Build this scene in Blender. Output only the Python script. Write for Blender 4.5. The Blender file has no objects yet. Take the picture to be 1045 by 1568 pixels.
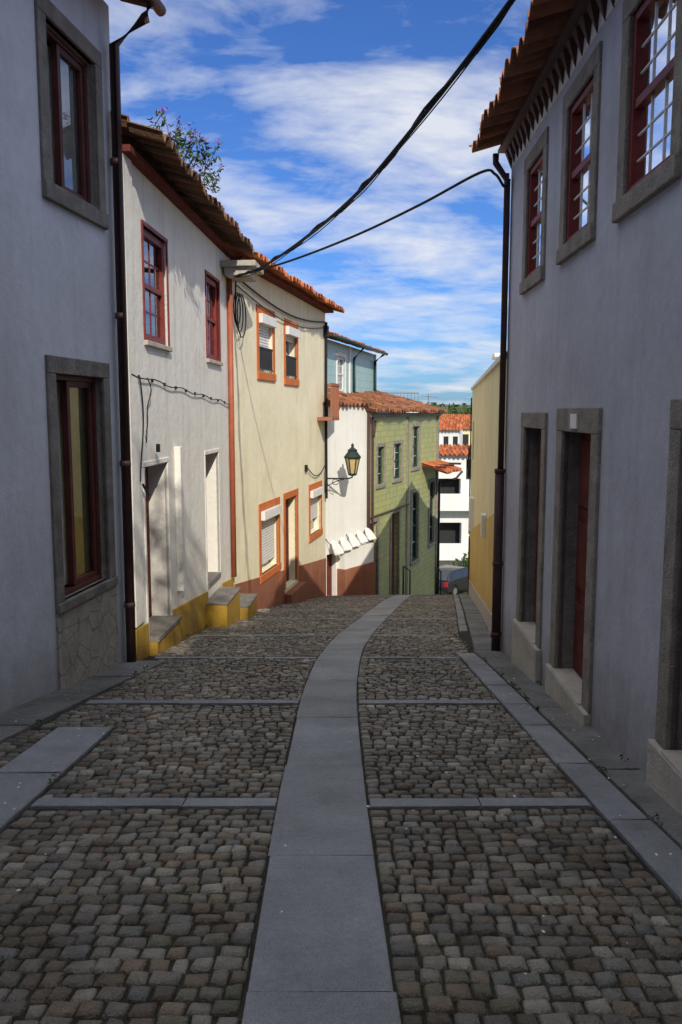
import bpy, math, random, bmesh
from mathutils import Vector, Matrix
random.seed(7)
R=random.random
def U(a,b): return a+(b-a)*R()
scene=bpy.context.scene
SUNX=-0.28; SUNEL=math.radians(33)

# ------------------------------------------------------------ materials
def mat(name,col,rough=.8,var=.15,vs=2.0,bump=.25,bs=60,streak=0,dirt=0,tint=False,stain=None,stainamt=.5,stainscale=1.2,metal=0,spec=.3,peb=0):
    m=bpy.data.materials.new(name); m.use_nodes=True
    nt=m.node_tree; N=nt.nodes; L=nt.links
    bs_=N['Principled BSDF']; bs_.inputs['Roughness'].default_value=rough; bs_.inputs['Metallic'].default_value=metal
    bs_.inputs['Specular IOR Level'].default_value=spec
    tc=N.new('ShaderNodeTexCoord')
    def noise(scale,det=6,vec=None,rg=.6):
        n=N.new('ShaderNodeTexNoise'); n.inputs['Scale'].default_value=scale; n.inputs['Detail'].default_value=det; n.inputs['Roughness'].default_value=rg
        L.new(vec if vec else tc.outputs['Object'],n.inputs['Vector']); return n.outputs['Fac']
    def ramp(fac,a,b,ca,cb):
        r=N.new('ShaderNodeValToRGB'); r.color_ramp.elements[0].position=a; r.color_ramp.elements[1].position=b
        r.color_ramp.elements[0].color=(*ca,1); r.color_ramp.elements[1].color=(*cb,1); L.new(fac,r.inputs[0]); return r.outputs[0]
    def mix(mode,fac,a,b):
        x=N.new('ShaderNodeMixRGB'); x.blend_type=mode
        if isinstance(fac,(int,float)): x.inputs[0].default_value=fac
        else: L.new(fac,x.inputs[0])
        for i,s in ((1,a),(2,b)):
            if isinstance(s,tuple): x.inputs[i].default_value=(*s,1)
            else: L.new(s,x.inputs[i])
        return x.outputs[0]
    lo=1-var; hi=1+var*.6
    c=mix('MULTIPLY',1,col,ramp(noise(vs),.3,.7,(lo,lo,lo*.98),(hi,hi,hi)))
    c=mix('MULTIPLY',1,c,ramp(noise(vs*14,4),.3,.7,(1-var*.5,)*3,(1+var*.3,)*3))
    if stain:
        f=ramp(noise(stainscale,9,None,.65),.5,.68,(0,0,0),(stainamt,)*3)
        c=mix('MIX',f,c,stain)
    if streak:
        mp=N.new('ShaderNodeMapping'); mp.inputs['Scale'].default_value=(5,5,.35); L.new(tc.outputs['Object'],mp.inputs[0])
        f=ramp(noise(1.0,8,mp.outputs[0]),.5,.75,(1,1,1),(1-streak,1-streak,1-streak*1.05))
        c=mix('MULTIPLY',1,c,f)
    if dirt:
        sp=N.new('ShaderNodeSeparateXYZ'); L.new(tc.outputs['Object'],sp.inputs[0])
        a=N.new('ShaderNodeMath'); a.operation='MULTIPLY_ADD'; a.inputs[1].default_value=.148
        L.new(sp.outputs[1],a.inputs[0]); L.new(sp.outputs[2],a.inputs[2])
        b=N.new('ShaderNodeMath'); b.operation='MULTIPLY_ADD'; b.inputs[1].default_value=.9
        L.new(noise(3,8),b.inputs[0]); 
        s2=N.new('ShaderNodeMath'); s2.operation='SUBTRACT'; L.new(a.outputs[0],s2.inputs[0]); L.new(b.outputs[0],s2.inputs[1]); b.inputs[2].default_value=-.3
        f=ramp(s2.outputs[0],-.2,.6,(1-dirt,1-dirt*1.05,1-dirt*1.15),(1,1,1))
        c=mix('MULTIPLY',1,c,f)
    if tint:
        at=N.new('ShaderNodeAttribute'); at.attribute_name='tint'
        c=mix('MULTIPLY',1,c,at.outputs['Color'])
    if peb:
        c=mix('MULTIPLY',peb,c,ramp(noise(260,2),.35,.65,(.45,.45,.45),(1.35,1.35,1.35)))
    L.new(c,bs_.inputs['Base Color'])
    if bump:
        bn=N.new('ShaderNodeBump'); bn.inputs['Strength'].default_value=bump; bn.inputs['Distance'].default_value=.02
        ad=N.new('ShaderNodeMath'); ad.operation='MULTIPLY_ADD'; ad.inputs[1].default_value=3
        L.new(noise(bs/12,4),ad.inputs[0]); L.new(noise(bs,5),ad.inputs[2]); L.new(ad.outputs[0],bn.inputs['Height']); L.new(bn.outputs[0],bs_.inputs['Normal'])
    return m

def glassmat():
    m=bpy.data.materials.new('window_glass'); m.use_nodes=True; nt=m.node_tree; N=nt.nodes; L=nt.links
    N.remove(N['Principled BSDF']); out=N['Material Output']
    t=N.new('ShaderNodeBsdfTransparent'); t.inputs[0].default_value=(.88,.92,.93,1)
    g=N.new('ShaderNodeBsdfGlossy'); g.inputs['Roughness'].default_value=.03; g.inputs[0].default_value=(.95,.97,1,1)
    f=N.new('ShaderNodeFresnel'); f.inputs[0].default_value=1.55
    a=N.new('ShaderNodeMath'); a.operation='ADD'; a.inputs[1].default_value=.12; a.use_clamp=True; L.new(f.outputs[0],a.inputs[0])
    mx=N.new('ShaderNodeMixShader'); L.new(a.outputs[0],mx.inputs[0]); L.new(t.outputs[0],mx.inputs[1]); L.new(g.outputs[0],mx.inputs[2]); L.new(mx.outputs[0],out.inputs[0])
    return m

M={}
M['wallR']=mat('white_wash_shade_toned',(.52,.525,.585),.92,.14,.8,.2,40,.14,.4,stain=(.40,.39,.42),stainamt=.5,spec=.12)  # white wall; its deep shade is put into this darker, bluer base colour
M['wallL1']=mat('white_render_shade_toned',(.57,.59,.645),.92,.12,.7,.25,45,.12,.3,stain=(.45,.45,.49),stainamt=.45,spec=.12)  # white render darkened and blued in the base colour to read as shaded
M['wallL2']=mat('old_white_render',(.82,.79,.73),.9,.10,1.2,.3,45,.2,.28,stain=(.60,.54,.46),stainamt=.45,spec=.2)
M['wallL3']=mat('cream_render',(.86,.79,.58),.9,.08,1.0,.25,50,.14,.12,stain=(.70,.60,.38),stainamt=.45,spec=.2)
M['white']=mat('white_paint_wall',(.80,.79,.75),.85,.06,1,.2,40,.1)
M['ochre']=mat('ochre_plinth',(.50,.31,.045),.85,.3,3,.3,40,.25,.35,stain=(.25,.20,.13))
M['terra']=mat('terracotta_plinth',(.36,.135,.075),.85,.18,2,.25,40,.2,.25,stain=(.3,.17,.12))
M['orange']=mat('orange_surround',(.58,.165,.045),.8,.14,3,.1,40)
M['cream2']=mat('pale_yellow_render',(.84,.74,.44),.9,.1,1,.25,45,.2,.1)
M['ochre2']=mat('yellow_ochre_wall',(.72,.50,.17),.9,.14,1,.25,45,.2,.2)
M['granite']=mat('granite_trim',(.36,.32,.275),.9,.3,5,.7,70,.15,.2,peb=.8,spec=.15)
M['graniteD']=mat('granite_grey',(.26,.24,.215),.9,.3,5,.7,70,.1,.2,peb=.8,spec=.15)
M['slab']=mat('granite_slab',(.28,.288,.30),.78,.24,2.2,.5,80,tint=True,peb=.6,stain=(.165,.165,.16),stainamt=.6,stainscale=1.3,spec=.25)
M['pave']=mat('old_pavement',(.20,.198,.19),.85,.4,2,.9,35,tint=True,peb=.5,stain=(.10,.105,.08),stainamt=.7)
M['sett']=mat('granite_sett',(.205,.188,.158),.42,.4,1.0,.8,90,tint=True,peb=.65,spec=.5)
M['joint']=mat('joint_soil',(.042,.038,.026),.95,.4,4,.8,60,stain=(.045,.06,.02),stainamt=.6)
M['wood']=mat('dark_brown_wood',(.11,.032,.028),.5,.3,6,.15,80)
M['redwood']=mat('red_window_wood',(.21,.032,.026),.5,.25,6,.15,80)
M['brown']=mat('red_brown_door',(.15,.045,.035),.85,.3,5,.2,60,spec=.08)
M['whitewood']=mat('white_paint_wood',(.78,.77,.75),.5,.08,5,.05)
M['dark']=mat('dark_room',(.03,.03,.03),.9,.2,3,0)
M['curtain']=mat('curtain_cloth',(.80,.77,.68),.9,.15,6,.2)
M['curtainY']=mat('yellow_green_curtain',(.74,.74,.34),.9,.2,6,.2)
M['tile']=mat('clay_tile',(.31,.125,.065),.88,.35,3,.4,50,tint=True,stain=(.09,.075,.055),stainamt=.75,stainscale=2,spec=.15)
M['tileD']=mat('clay_tile_mossy',(.20,.105,.065),.9,.4,3,.5,50,tint=True,stain=(.07,.065,.045),stainamt=.85,stainscale=2,spec=.1)
M['tileB']=mat('clay_tile_bright',(.50,.15,.055),.85,.28,3,.4,50,tint=True,stain=(.28,.14,.08),stainamt=.55,stainscale=2,spec=.2)
M['pipe']=mat('brown_pipe',(.075,.038,.036),.5,.2,4,.05)
M['pipeR']=mat('red_pipe',(.38,.10,.05),.5,.2,4,.05)
M['pipeG']=mat('grey_pipe',(.22,.22,.23),.5,.2,4,.05)
M['cable']=mat('black_cable',(.012,.012,.014),.6,.1,4,0)
M['iron']=mat('dark_iron',(.03,.03,.032),.45,.2,8,.1)
M['copper']=mat('green_metal',(.022,.06,.052),.45,.25,8,.1)
M['amber']=mat('lantern_glass',(.55,.42,.2),.2,.15,8,0,spec=.6)
M['concrete']=mat('concrete',(.48,.44,.38),.9,.2,4,.4)
M['leaf']=mat('leaf_green',(.06,.11,.03),.7,.4,3,0,tint=True)
M['petal']=mat('purple_petals',(.30,.12,.5),.7,.2,3,0)
M['bark']=mat('bark',(.10,.075,.05),.9,.3,8,.8)
M['land']=mat('hill_ground',(.10,.11,.05),.95,.5,.05,.2,2,stain=(.14,.12,.07),stainscale=.03)
M['glass']=glassmat()
def tilemat(name,c1,c2,c3,scale):
    m=mat(name,c1,.4,.15,.6,.1,30,.25,.1,spec=.5); nt=m.node_tree;N=nt.nodes;L=nt.links
    p=N['Principled BSDF']; tc=N.new('ShaderNodeTexCoord')
    sp=N.new('ShaderNodeSeparateXYZ'); L.new(tc.outputs['Object'],sp.inputs[0]); cb=N.new('ShaderNodeCombineXYZ'); L.new(sp.outputs[1],cb.inputs[0]); L.new(sp.outputs[2],cb.inputs[1])
    b=N.new('ShaderNodeTexBrick'); b.offset=0; b.inputs['Scale'].default_value=scale; b.inputs['Brick Width'].default_value=.5; b.inputs['Row Height'].default_value=.5
    b.inputs['Mortar Size'].default_value=.03; b.inputs['Color1'].default_value=(*c1,1); b.inputs['Color2'].default_value=(*c2,1); b.inputs['Mortar'].default_value=(*c3,1)
    L.new(cb.outputs[0],b.inputs['Vector'])
    old=p.inputs['Base Color'].links[0].from_socket
    x=N.new('ShaderNodeMixRGB'); x.inputs[0].default_value=.65; L.new(old,x.inputs[1]); L.new(b.outputs[0],x.inputs[2]); L.new(x.outputs[0],p.inputs['Base Color'])
    return m
M['greentile']=tilemat('green_glazed_tiles',(.50,.47,.19),(.27,.36,.17),(.18,.19,.10),2.6)
M['teal']=tilemat('pale_blue_tiles',(.36,.54,.52),(.42,.60,.54),(.28,.40,.39),1.8)
def cyc():
    m=mat('crazed_stone_panel',(.40,.37,.31),.9,.25,4,.5,60,peb=.5); nt=m.node_tree;N=nt.nodes;L=nt.links;p=N['Principled BSDF']
    tc=N.new('ShaderNodeTexCoord'); v=N.new('ShaderNodeTexVoronoi'); v.feature='DISTANCE_TO_EDGE'; v.inputs['Scale'].default_value=4.2; L.new(tc.outputs['Object'],v.inputs['Vector'])
    r=N.new('ShaderNodeValToRGB'); r.color_ramp.elements[0].position=.0; r.color_ramp.elements[1].position=.035; r.color_ramp.elements[0].color=(.45,.42,.38,1); L.new(v.outputs[0],r.inputs[0])
    old=p.inputs['Base Color'].links[0].from_socket; x=N.new('ShaderNodeMixRGB'); x.blend_type='MULTIPLY'; x.inputs[0].default_value=1; L.new(old,x.inputs[1]); L.new(r.outputs[0],x.inputs[2]); L.new(x.outputs[0],p.inputs['Base Color'])
    return m
M['cyc']=cyc()
def paint(name,c):
    m=mat(name,c,.3,.05,2,0,spec=.6); m.node_tree.nodes['Principled BSDF'].inputs['Coat Weight'].default_value=.6; return m

# ------------------------------------------------------------ mesh builder
def empty(name):
    e=bpy.data.objects.new(name,None); e.empty_display_size=.2; scene.collection.objects.link(e); return e
class P:
    def __init__(s,name,m,parent=None,bevel=0,smooth=False,solid=0):
        s.n=name;s.m=M[m] if isinstance(m,str) else m;s.p=parent;s.b=bevel;s.s=smooth;s.so=solid;s.v=[];s.f=[];s.t=[]
    def poly(s,pts,t=(1,1,1)):
        i=len(s.v); s.v+=[tuple(p) for p in pts]; s.f.append(tuple(range(i,i+len(pts)))); s.t.append(t)
    def add(s,vs,fs,t=(1,1,1)):
        i=len(s.v); s.v+=[tuple(p) for p in vs]
        for f in fs: s.f.append(tuple(i+k for k in f)); s.t.append(t)
    def box8(s,p,t=(1,1,1)):
        s.add(p,[(0,3,2,1),(4,5,6,7),(0,1,5,4),(1,2,6,5),(2,3,7,6),(3,0,4,7)],t)
    def box(s,x0,x1,y0,y1,z0,z1,t=(1,1,1)):
        s.box8([(x0,y0,z0),(x1,y0,z0),(x1,y1,z0),(x0,y1,z0),(x0,y0,z1),(x1,y0,z1),(x1,y1,z1),(x0,y1,z1)],t)
    def tube(s,pts,r,seg=8,r2=None):
        pts=[Vector(p) for p in pts]; n=len(pts); vs=[];fs=[]
        for i,p in enumerate(pts):
            d=(pts[min(i+1,n-1)]-pts[max(i-1,0)]).normalized()
            a=Vector((0,0,1)) if abs(d.z)<.9 else Vector((1,0,0))
            u=d.cross(a).normalized(); w=d.cross(u)
            rr=r if r2 is None else r+(r2-r)*i/(n-1)
            for k in range(seg):
                th=2*math.pi*k/seg; vs.append(p+u*math.cos(th)*rr+w*math.sin(th)*rr)
        for i in range(n-1):
            for k in range(seg):
                k2=(k+1)%seg; fs.append((i*seg+k,i*seg+k2,(i+1)*seg+k2,(i+1)*seg+k))
        fs.append(tuple(range(seg))); fs.append(tuple((n-1)*seg+k for k in range(seg)))
        s.add(vs,fs)
    def done(s,recalc=True):
        if not s.f: return None
        me=bpy.data.meshes.new(s.n); me.from_pydata(s.v,[],s.f)
        ca=me.color_attributes.new('tint','FLOAT_COLOR','CORNER')
        data=[]
        for f,t in zip(s.f,s.t): data+= [t[0],t[1],t[2],1.0]*len(f)
        ca.data.foreach_set('color',data)
        if recalc:
            bm=bmesh.new(); bm.from_mesh(me); bmesh.ops.recalc_face_normals(bm,faces=bm.faces); bm.to_mesh(me); bm.free()
        me.materials.append(s.m)
        if s.s:
            me.polygons.foreach_set('use_smooth',[True]*len(me.polygons))
        o=bpy.data.objects.new(s.n,me); scene.collection.objects.link(o)
        if s.p: o.parent=s.p
        if s.b:
            b=o.modifiers.new('bevel','BEVEL'); b.width=s.b; b.segments=2; b.limit_method='ANGLE'
        if s.so:
            b=o.modifiers.new('solid','SOLIDIFY'); b.thickness=s.so
        return o

# ------------------------------------------------------------ facades
class Fac:
    def __init__(s,ox,k=0,side=1,cross=None):
        if cross is None: s.o=(ox,0);s.d=(k,1)
        else: s.o=(0,cross); s.d=(1,k)
        l=math.hypot(*s.d); s.l=l; s.nn=(side*s.d[1]/l,-side*s.d[0]/l)
    def pt(s,t,z,o=0): return (s.o[0]+s.d[0]*t+s.nn[0]*o, s.o[1]+s.d[1]*t+s.nn[1]*o, z)
    def box(s,p,t0,t1,z0,z1,o0,o1,tt=(1,1,1)):
        q=s.pt; p.box8([q(t0,z0,o0),q(t1,z0,o0),q(t1,z0,o1),q(t0,z0,o1),q(t0,z1,o0),q(t1,z1,o0),q(t1,z1,o1),q(t0,z1,o1)],tt)
    def slant(s,p,t0,t1,za0,za1,zb0,zb1,o0,o1):
        q=s.pt; p.box8([q(t0,za0,o0),q(t1,za1,o0),q(t1,za1,o1),q(t0,za0,o1),q(t0,zb0,o0),q(t1,zb1,o0),q(t1,zb1,o1),q(t0,zb0,o1)])
    def wall(s,p,t0,t1,z0,z1,ops,depth=.28,rev=None):
        ts=sorted(set([t0,t1]+[o[0] for o in ops]+[o[1] for o in ops])); zs=sorted(set([z0,z1]+[o[2] for o in ops]+[o[3] for o in ops]))
        for i in range(len(ts)-1):
            for j in range(len(zs)-1):
                a=(ts[i]+ts[i+1])/2;b=(zs[j]+zs[j+1])/2
                if any(o[0]<a<o[1] and o[2]<b<o[3] for o in ops): continue
                p.poly([s.pt(ts[i],zs[j]),s.pt(ts[i+1],zs[j]),s.pt(ts[i+1],zs[j+1]),s.pt(ts[i],zs[j+1])])
        r=rev or p
        for o in ops:
            a,b,c,d=o[:4]; q=s.pt
            for e in (((a,c),(b,c)),((b,c),(b,d)),((b,d),(a,d)),((a,d),(a,c))):
                r.poly([q(*e[0],0),q(*e[1],0),q(*e[1],-depth),q(*e[0],-depth)])
    def body(s,p,t0,t1,z0,z1,back):
        q=s.pt
        p.poly([q(t0,z0,0),q(t0,z1,0),q(t0,z1,-back),q(t0,z0,-back)])
        p.poly([q(t1,z0,0),q(t1,z1,0),q(t1,z1,-back),q(t1,z0,-back)])
        p.poly([q(t0,z0,-back),q(t1,z0,-back),q(t1,z1,-back),q(t0,z1,-back)])
        p.poly([q(t0,z1,-.02),q(t1,z1,-.02),q(t1,z1,-back),q(t0,z1,-back)])
    def surround(s,p,op,w,o=.03,bot=True,wb=None,inn=-.05):
        a,b,c,d=op[:4]; wb=w if wb is None else wb
        s.box(p,a-w,b+w,d,d+w,inn,o)
        zb=c
        s.box(p,a-w,a,zb,d,inn,o-.003); s.box(p,b,b+w,zb,d,inn,o-.003)
        if bot: s.box(p,a-w,b+w,c-wb,c,inn,o+.02)
    def frame(s,p,op,w,o0,o1):
        a,b,c,d=op[:4]
        s.box(p,a,b,d-w,d,o0,o1); s.box(p,a,b,c,c+w,o0,o1); s.box(p,a,a+w,c+w,d-w,o0,o1); s.box(p,b-w,b,c+w,d-w,o0,o1)
    def room(s,p,op,depth,ext=.5):
        a,b,c,d=op[:4]; q=s.pt; e=depth+ext
        p.poly([q(a,c,-e),q(b,c,-e),q(b,d,-e),q(a,d,-e)])
        for g in (((a,c),(b,c)),((b,c),(b,d)),((b,d),(a,d)),((a,d),(a,c))):
            p.poly([q(*g[0],-depth),q(*g[1],-depth),q(*g[1],-e),q(*g[0],-e)])
    def curtain(s,p,a,b,c,d,o):
        n=24; 
        for i in range(n):
            t0=a+(b-a)*i/n;t1=a+(b-a)*(i+1)/n
            p.poly([s.pt(t0,c,o+.025*math.sin(i*1.9)),s.pt(t1,c,o+.025*math.sin((i+1)*1.9)),s.pt(t1,d,o+.02*math.sin((i+1)*1.9)),s.pt(t0,d,o+.02*math.sin(i*1.9))])
    def roof(s,p,t0,t1,z,over,back,slope,tile=.21,r=.05,rows=.36):
        nt=int((t1-t0)*s.l/tile)*8; L=over+back; nr=int(L/rows)
        vs=[]
        for j in range(nr):
            for e in (0,1):
                o=over-L*(j+e)/nr; zz=z+slope*(over-o)+(.028 if e==0 else -.004)
                row=[]
                for i in range(nt+1):
                    ph=2*math.pi*(i/8); c=math.cos(ph); h=r*(1 if c>0 else -1)*abs(c)**.7
                    t=t0+(t1-t0)*i/nt
                    wob=.016*math.sin(i*.05+j)+.010*math.sin(i*.31+j*2.1)
                    row.append(s.pt(t,zz+h+wob,o+ (.03*math.sin(int(i/8)*7.3+j*3) if e==0 else 0)))
                vs+=row
        base=len(p.v); p.v+=vs; w=nt+1
        for j in range(2*nr-1):
            for i in range(nt):
                random.seed(int(i/8)*131+j//2*17+5); g=U(.6,1.25); h=U(-.08,.08)
                p.f.append((base+j*w+i,base+j*w+i+1,base+(j+1)*w+i+1,base+(j+1)*w+i)); p.t.append((g,g*(1+h),g*(1+h)))

def sash(F,op,par,frm,mun,depth=.16,cols=2,rows=3,fw=.06,curt=None,tag='',bw=.009):
    a,b,c,d=op; zc=(c+d)/2
    p=P('window_frame'+tag,frm,par,.004)
    F.frame(p,op,fw,-depth,-depth+.07)
    F.box(p,a+fw,b-fw,zc-.03,zc+.03,-depth+.0,-depth+.06)
    p.done()
    q=P('window_bars'+tag,mun,par)
    for (z0,z1) in ((c+fw,zc-.03),(zc+.03,d-fw)):
        for i in range(1,cols):
            t=a+fw+(b-a-2*fw)*i/cols; F.box(q,t-bw,t+bw,z0,z1,-depth+.020,-depth+.034)
        n=rows
        for j in range(1,n):
            z=z0+(z1-z0)*j/n; F.box(q,a+fw,b-fw,z-bw,z+bw,-depth+.021,-depth+.032)
    q.done()
    g=P('window_pane'+tag,'glass',par); g.poly([F.pt(a+fw,c+fw,-depth+.025),F.pt(b-fw,c+fw,-depth+.025),F.pt(b-fw,d-fw,-depth+.025),F.pt(a+fw,d-fw,-depth+.025)]); g.done(False)
    k=P('room_interior'+tag,'dark',par); F.room(k,op,depth+.01); k.done()
    if curt:
        cc=P('curtain'+tag,'curtain',par)
        for (u0,u1) in curt: F.curtain(cc,a+(b-a)*u0,a+(b-a)*u1,c+.05,d-.03,-depth-.1)
        cc.done()
def door(F,op,par,m,depth=.22,tag='',panels=2):
    a,b,c,d=op; p=P('door_leaf'+tag,m,par,.006)
    F.box(p,a,b,c-.02,d,-depth-.06,-depth)
    n=2
    for i in range(n):
        for j in range(3):
            t0=a+(b-a)*(i+.14)/n;t1=a+(b-a)*(i+.86)/n; z0=c+(d-c)*(j+.1)/3;z1=c+(d-c)*(j+.9)/3
            F.box(p,t0,t1,z0,z1,-depth-.001,-depth+.018)
    p.done()

# ------------------------------------------------------------ terrain profile
PR=[(-60,7.5),(-30,4.0),(0,0),(9.4,-1.275),(10.3,-1.43),(15.6,-2.25),(24,-3.8),(26,-4.2),(38,-7.85),(47,-8.8),(70,-10),(120,-12),(200,-11),(320,-2),(420,2.0),(700,6),(1500,9)]
def prof(y):
    for i in range(len(PR)-1):
        if y<=PR[i+1][0]:
            a,b=PR[i],PR[i+1]; return a[1]+(b[1]-a[1])*(y-a[0])/(b[0]-a[0])
    return PR[-1][1]
def zg(y): return (prof(y-.6)+2*prof(y)+prof(y+.6))/4
def gm():
    xs=[-900,-500,-250,-120,-60,-30,-15,-8,-4,-2,0,2,4,8,15,30,60,120,250,500,900]
    ys=[-60,-40,-20,-10]+[i*.75-5 for i in range(75)]+[55,60,70,85,100,120,150,180,200,240,280,320,360,420,500,600,700,900,1200,1500]
    p=P('ground','land'); vs=[];fs=[]
    for y in ys:
        for x in xs:
            z=zg(y)-.12
            if y>150: z+=1.5*math.sin(x*.013+y*.01)+.8*math.sin(x*.031)
            vs.append((x,y,z))
    w=len(xs)
    for j in range(len(ys)-1):
        for i in range(w-1): fs.append((j*w+i,j*w+i+1,(j+1)*w+i+1,(j+1)*w+i))
    p.add(vs,fs); p.done(False)
gm()
def lerp(T,y):
    if y<=T[0][0]: return T[0][1]
    for i in range(len(T)-1):
        if y<=T[i+1][0]:
            a,b=T[i],T[i+1]; u=(y-a[0])/(b[0]-a[0]); return a[1]+(b[1]-a[1])*u
    return T[-1][1]
XS=[(0,-.02),(2.4,-.065),(4.5,-.107),(7.2,-.114),(8.4,-.085),(9.8,-.02),(10.8,.06),(12,.19),(13.5,.40),(15,.64),(17.5,.95),(20,1.22),(24,1.78),(26,2.07),(30,3.0)]
def xs(y): return (lerp(XS,y-.8)+lerp(XS,y)*2+lerp(XS,y+.8))/4
def fL(y):
    if y<9.35: return -3.67+.13*y
    if y<15.6: return -2.9+.053*y
    if y<24.1: return -5.03+.19*y
    return -16.7+.674*y if y<26 else -9.32+.39*y
def fR(y): return 1.8+.0215*y if y<10.26 else 2.02+.13*(y-10.26)
def cL(y):
    if y<6.2: return -1.75
    return lerp([(6.2,-1.75),(6.21,fL(6.2)+.5),(9.2,fL(9.2)+.42),(9.8,fL(9.8)+.1)],y) if y<9.8 else fL(y)+.06
def cR(y): return lerp([(9.8,1.41),(10.2,1.62),(12,fR(12)-.5)],y) if y<12 else fR(y)-.5

STR=[2.05,4.5,7.15,9.65,12.0,14.5,17.0,19.6,22.2,24.9]
HB=.072
def street():
    e=empty('cobblestone_street')
    p=P('joint_bed','joint',e); y=-4
    while y<30:
        y2=y+.5; a,b=fL(y)-.3,fR(y)+.3;c,d=fL(y2)-.3,fR(y2)+.3
        p.poly([(a,y,zg(y)-.018),(b,y,zg(y)-.018),(d,y2,zg(y2)-.018),(c,y2,zg(y2)-.018)]); y=y2
    p.done(False)
    random.seed(11)
    s=P('setts','sett',e,smooth=True)
    pal=[(1,.97,.9),(1.25,1.22,1.15),(.8,.76,.72),(1.05,.88,.70),(.95,1.0,1.04),(1.8,1.77,1.7),(.72,.60,.48),(.85,.86,.68),(1.1,.90,.75),(1.35,1.33,1.3)]
    def stone(x0,x1,y0,y1,j):
        g=.0062
        x0+=g;x1-=g;y0+=g;y1-=g
        c=[]; J=.006
        for (x,y) in ((x0,y0),(x1,y0),(x1,y1),(x0,y1)): c.append((x+U(-J,J),y+U(-J,J)))
        h=U(-.006,.006)+.004; zt=[zg(q[1])+h+U(-.005,.005) for q in c]
        cx=(x0+x1)/2;cy=(y0+y1)/2; vs=[]
        for q,z in zip(c,zt): vs.append((q[0],q[1],z-.035))
        for q,z in zip(c,zt): vs.append((q[0],q[1],z-.010))
        ins=U(.70,.80)
        for q,z in zip(c,zt): vs.append((cx+(q[0]-cx)*ins,cy+(q[1]-cy)*ins,z))
        t=random.choice(pal); k=U(.7,1.2); t=(t[0]*k,t[1]*k,t[2]*k)
        fs=[(8,9,10,11)]
        for a in range(4):
            b=(a+1)%4; fs+= [(a,b,4+b,4+a),(4+a,4+b,8+b,8+a)]
        s.add(vs,fs,t)
    y=1.3; row=.086; k=0
    while y<27.5:
        y2=y+row*U(.92,1.08)
        ym=(y+y2)/2
        nxt=[q for q in STR if abs(q-ym)<HB+row*.5]
        if nxt:
            y=nxt[0]+HB+.008; continue
        for q in STR:
            if y2>q-HB-.008 and y<q-HB-.008: y2=q-HB-.008
        for (a,b) in ((cL(ym),xs(ym)-.258),(xs(ym)+.258,cR(ym))):
            cuts=[a]; 
            while cuts[-1]<b-.12: cuts.append(cuts[-1]+U(.066,.112))
            cuts.append(b); n=len(cuts)-1
            for i in range(n):
                w=.012*math.sin(cuts[i]*2.6+k*.11)+U(-.003,.003); stone(cuts[i],cuts[i+1],y+w,y2+w,k)
        y=y2;k+=1
    y=2
    while y<6.1:
        a=fL(y)+.47;b=-2.22
        if b-a>.08:
            n=max(1,round((b-a)/.09))
            for i in range(n): stone(a+(b-a)*i/n,a+(b-a)*(i+1)/n,y,y+.086,0)
        y+=.088
    s.done(False)
    return e
street()
def slabs(p,y0,y1,fl,fr,ln,up,gap=.006,var=.12,cross=1,ch=.008):
    y=y0
    while y<y1-.05:
        ye=min(y+ln*U(.75,1.25),y1); 
        if y1-ye<ln*.3: ye=y1
        g=U(1-var,1+var); t=(g,g,g*U(.96,1.03)); hh=U(-.002,.002)
        n=max(1,int((ye-y)/.3)); vs=[];fs=[]
        j0,j1=U(-.006,.006),U(-.006,.006)
        for i in range(n+1):
            q=y+gap+(ye-y-2*gap)*i/n; a=fl(q)+gap+j0;b=fr(q)-gap+j1; z=zg(q)+up+hh
            e_=(ch if i==0 else -ch if i==n else 0)
            vs+=[(a,q,z-.09),(a,q,z-ch),(a+.010,q+e_,z),(b-.010,q+e_,z),(b,q,z-ch),(b,q,z-.09)]
        for i in range(n):
            for k in range(5): fs.append((i*6+k,i*6+k+1,(i+1)*6+k+1,(i+1)*6+k))
        fs.append((0,1,2,3,4,5)); m=n*6; fs.append((m,m+1,m+2,m+3,m+4,m+5))
        p.add(vs,fs,t); y=ye
random.seed(5)
p=P('granite_centre_strip','slab'); slabs(p,1.0,28,lambda y:xs(y)-.252,lambda y:xs(y)+.252,1.5,.004,.0006,.05,1,.003); p.done()
p=P('granite_cross_bands','slab')
for q in STR:
    for (a,b) in ((cL(q),xs(q)-.266),(xs(q)+.266,cR(q))):
        x=a
        while x<b-.02:
            x2=min(b,x+U(.5,.95)); 
            if b-x2<.2:x2=b
            slabs(p,q-HB,q+HB,lambda y,x=x:x,lambda y,x2=x2:x2,1,.003,.002,.12,1,.004); x=x2
p.done()
p=P('kerb_stones','slab')
slabs(p,1.0,10.0,lambda y:1.425,lambda y:1.655,.95,.012,.003,.12)
slabs(p,1.0,6.2,lambda y:-2.2,lambda y:-1.765,1.1,.012,.004,.12)
slabs(p,12.5,27,lambda y:fR(y)-.49,lambda y:fR(y)-.35,.9,.01,.004,.15)
p.done()
p=P('pavement','pave')
slabs(p,1.0,10.26,lambda y:1.67,lambda y:fR(y)+.03,1.6,.02,.004,.12)
slabs(p,10.26,27,lambda y:fR(y)-.33,lambda y:fR(y)+.03,1.6,.02,.004,.12)
slabs(p,1.5,9.3,lambda y:fL(y)-.03,lambda y:fL(y)+.44,1.0,.018,.005,.2)
p.done()

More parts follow.
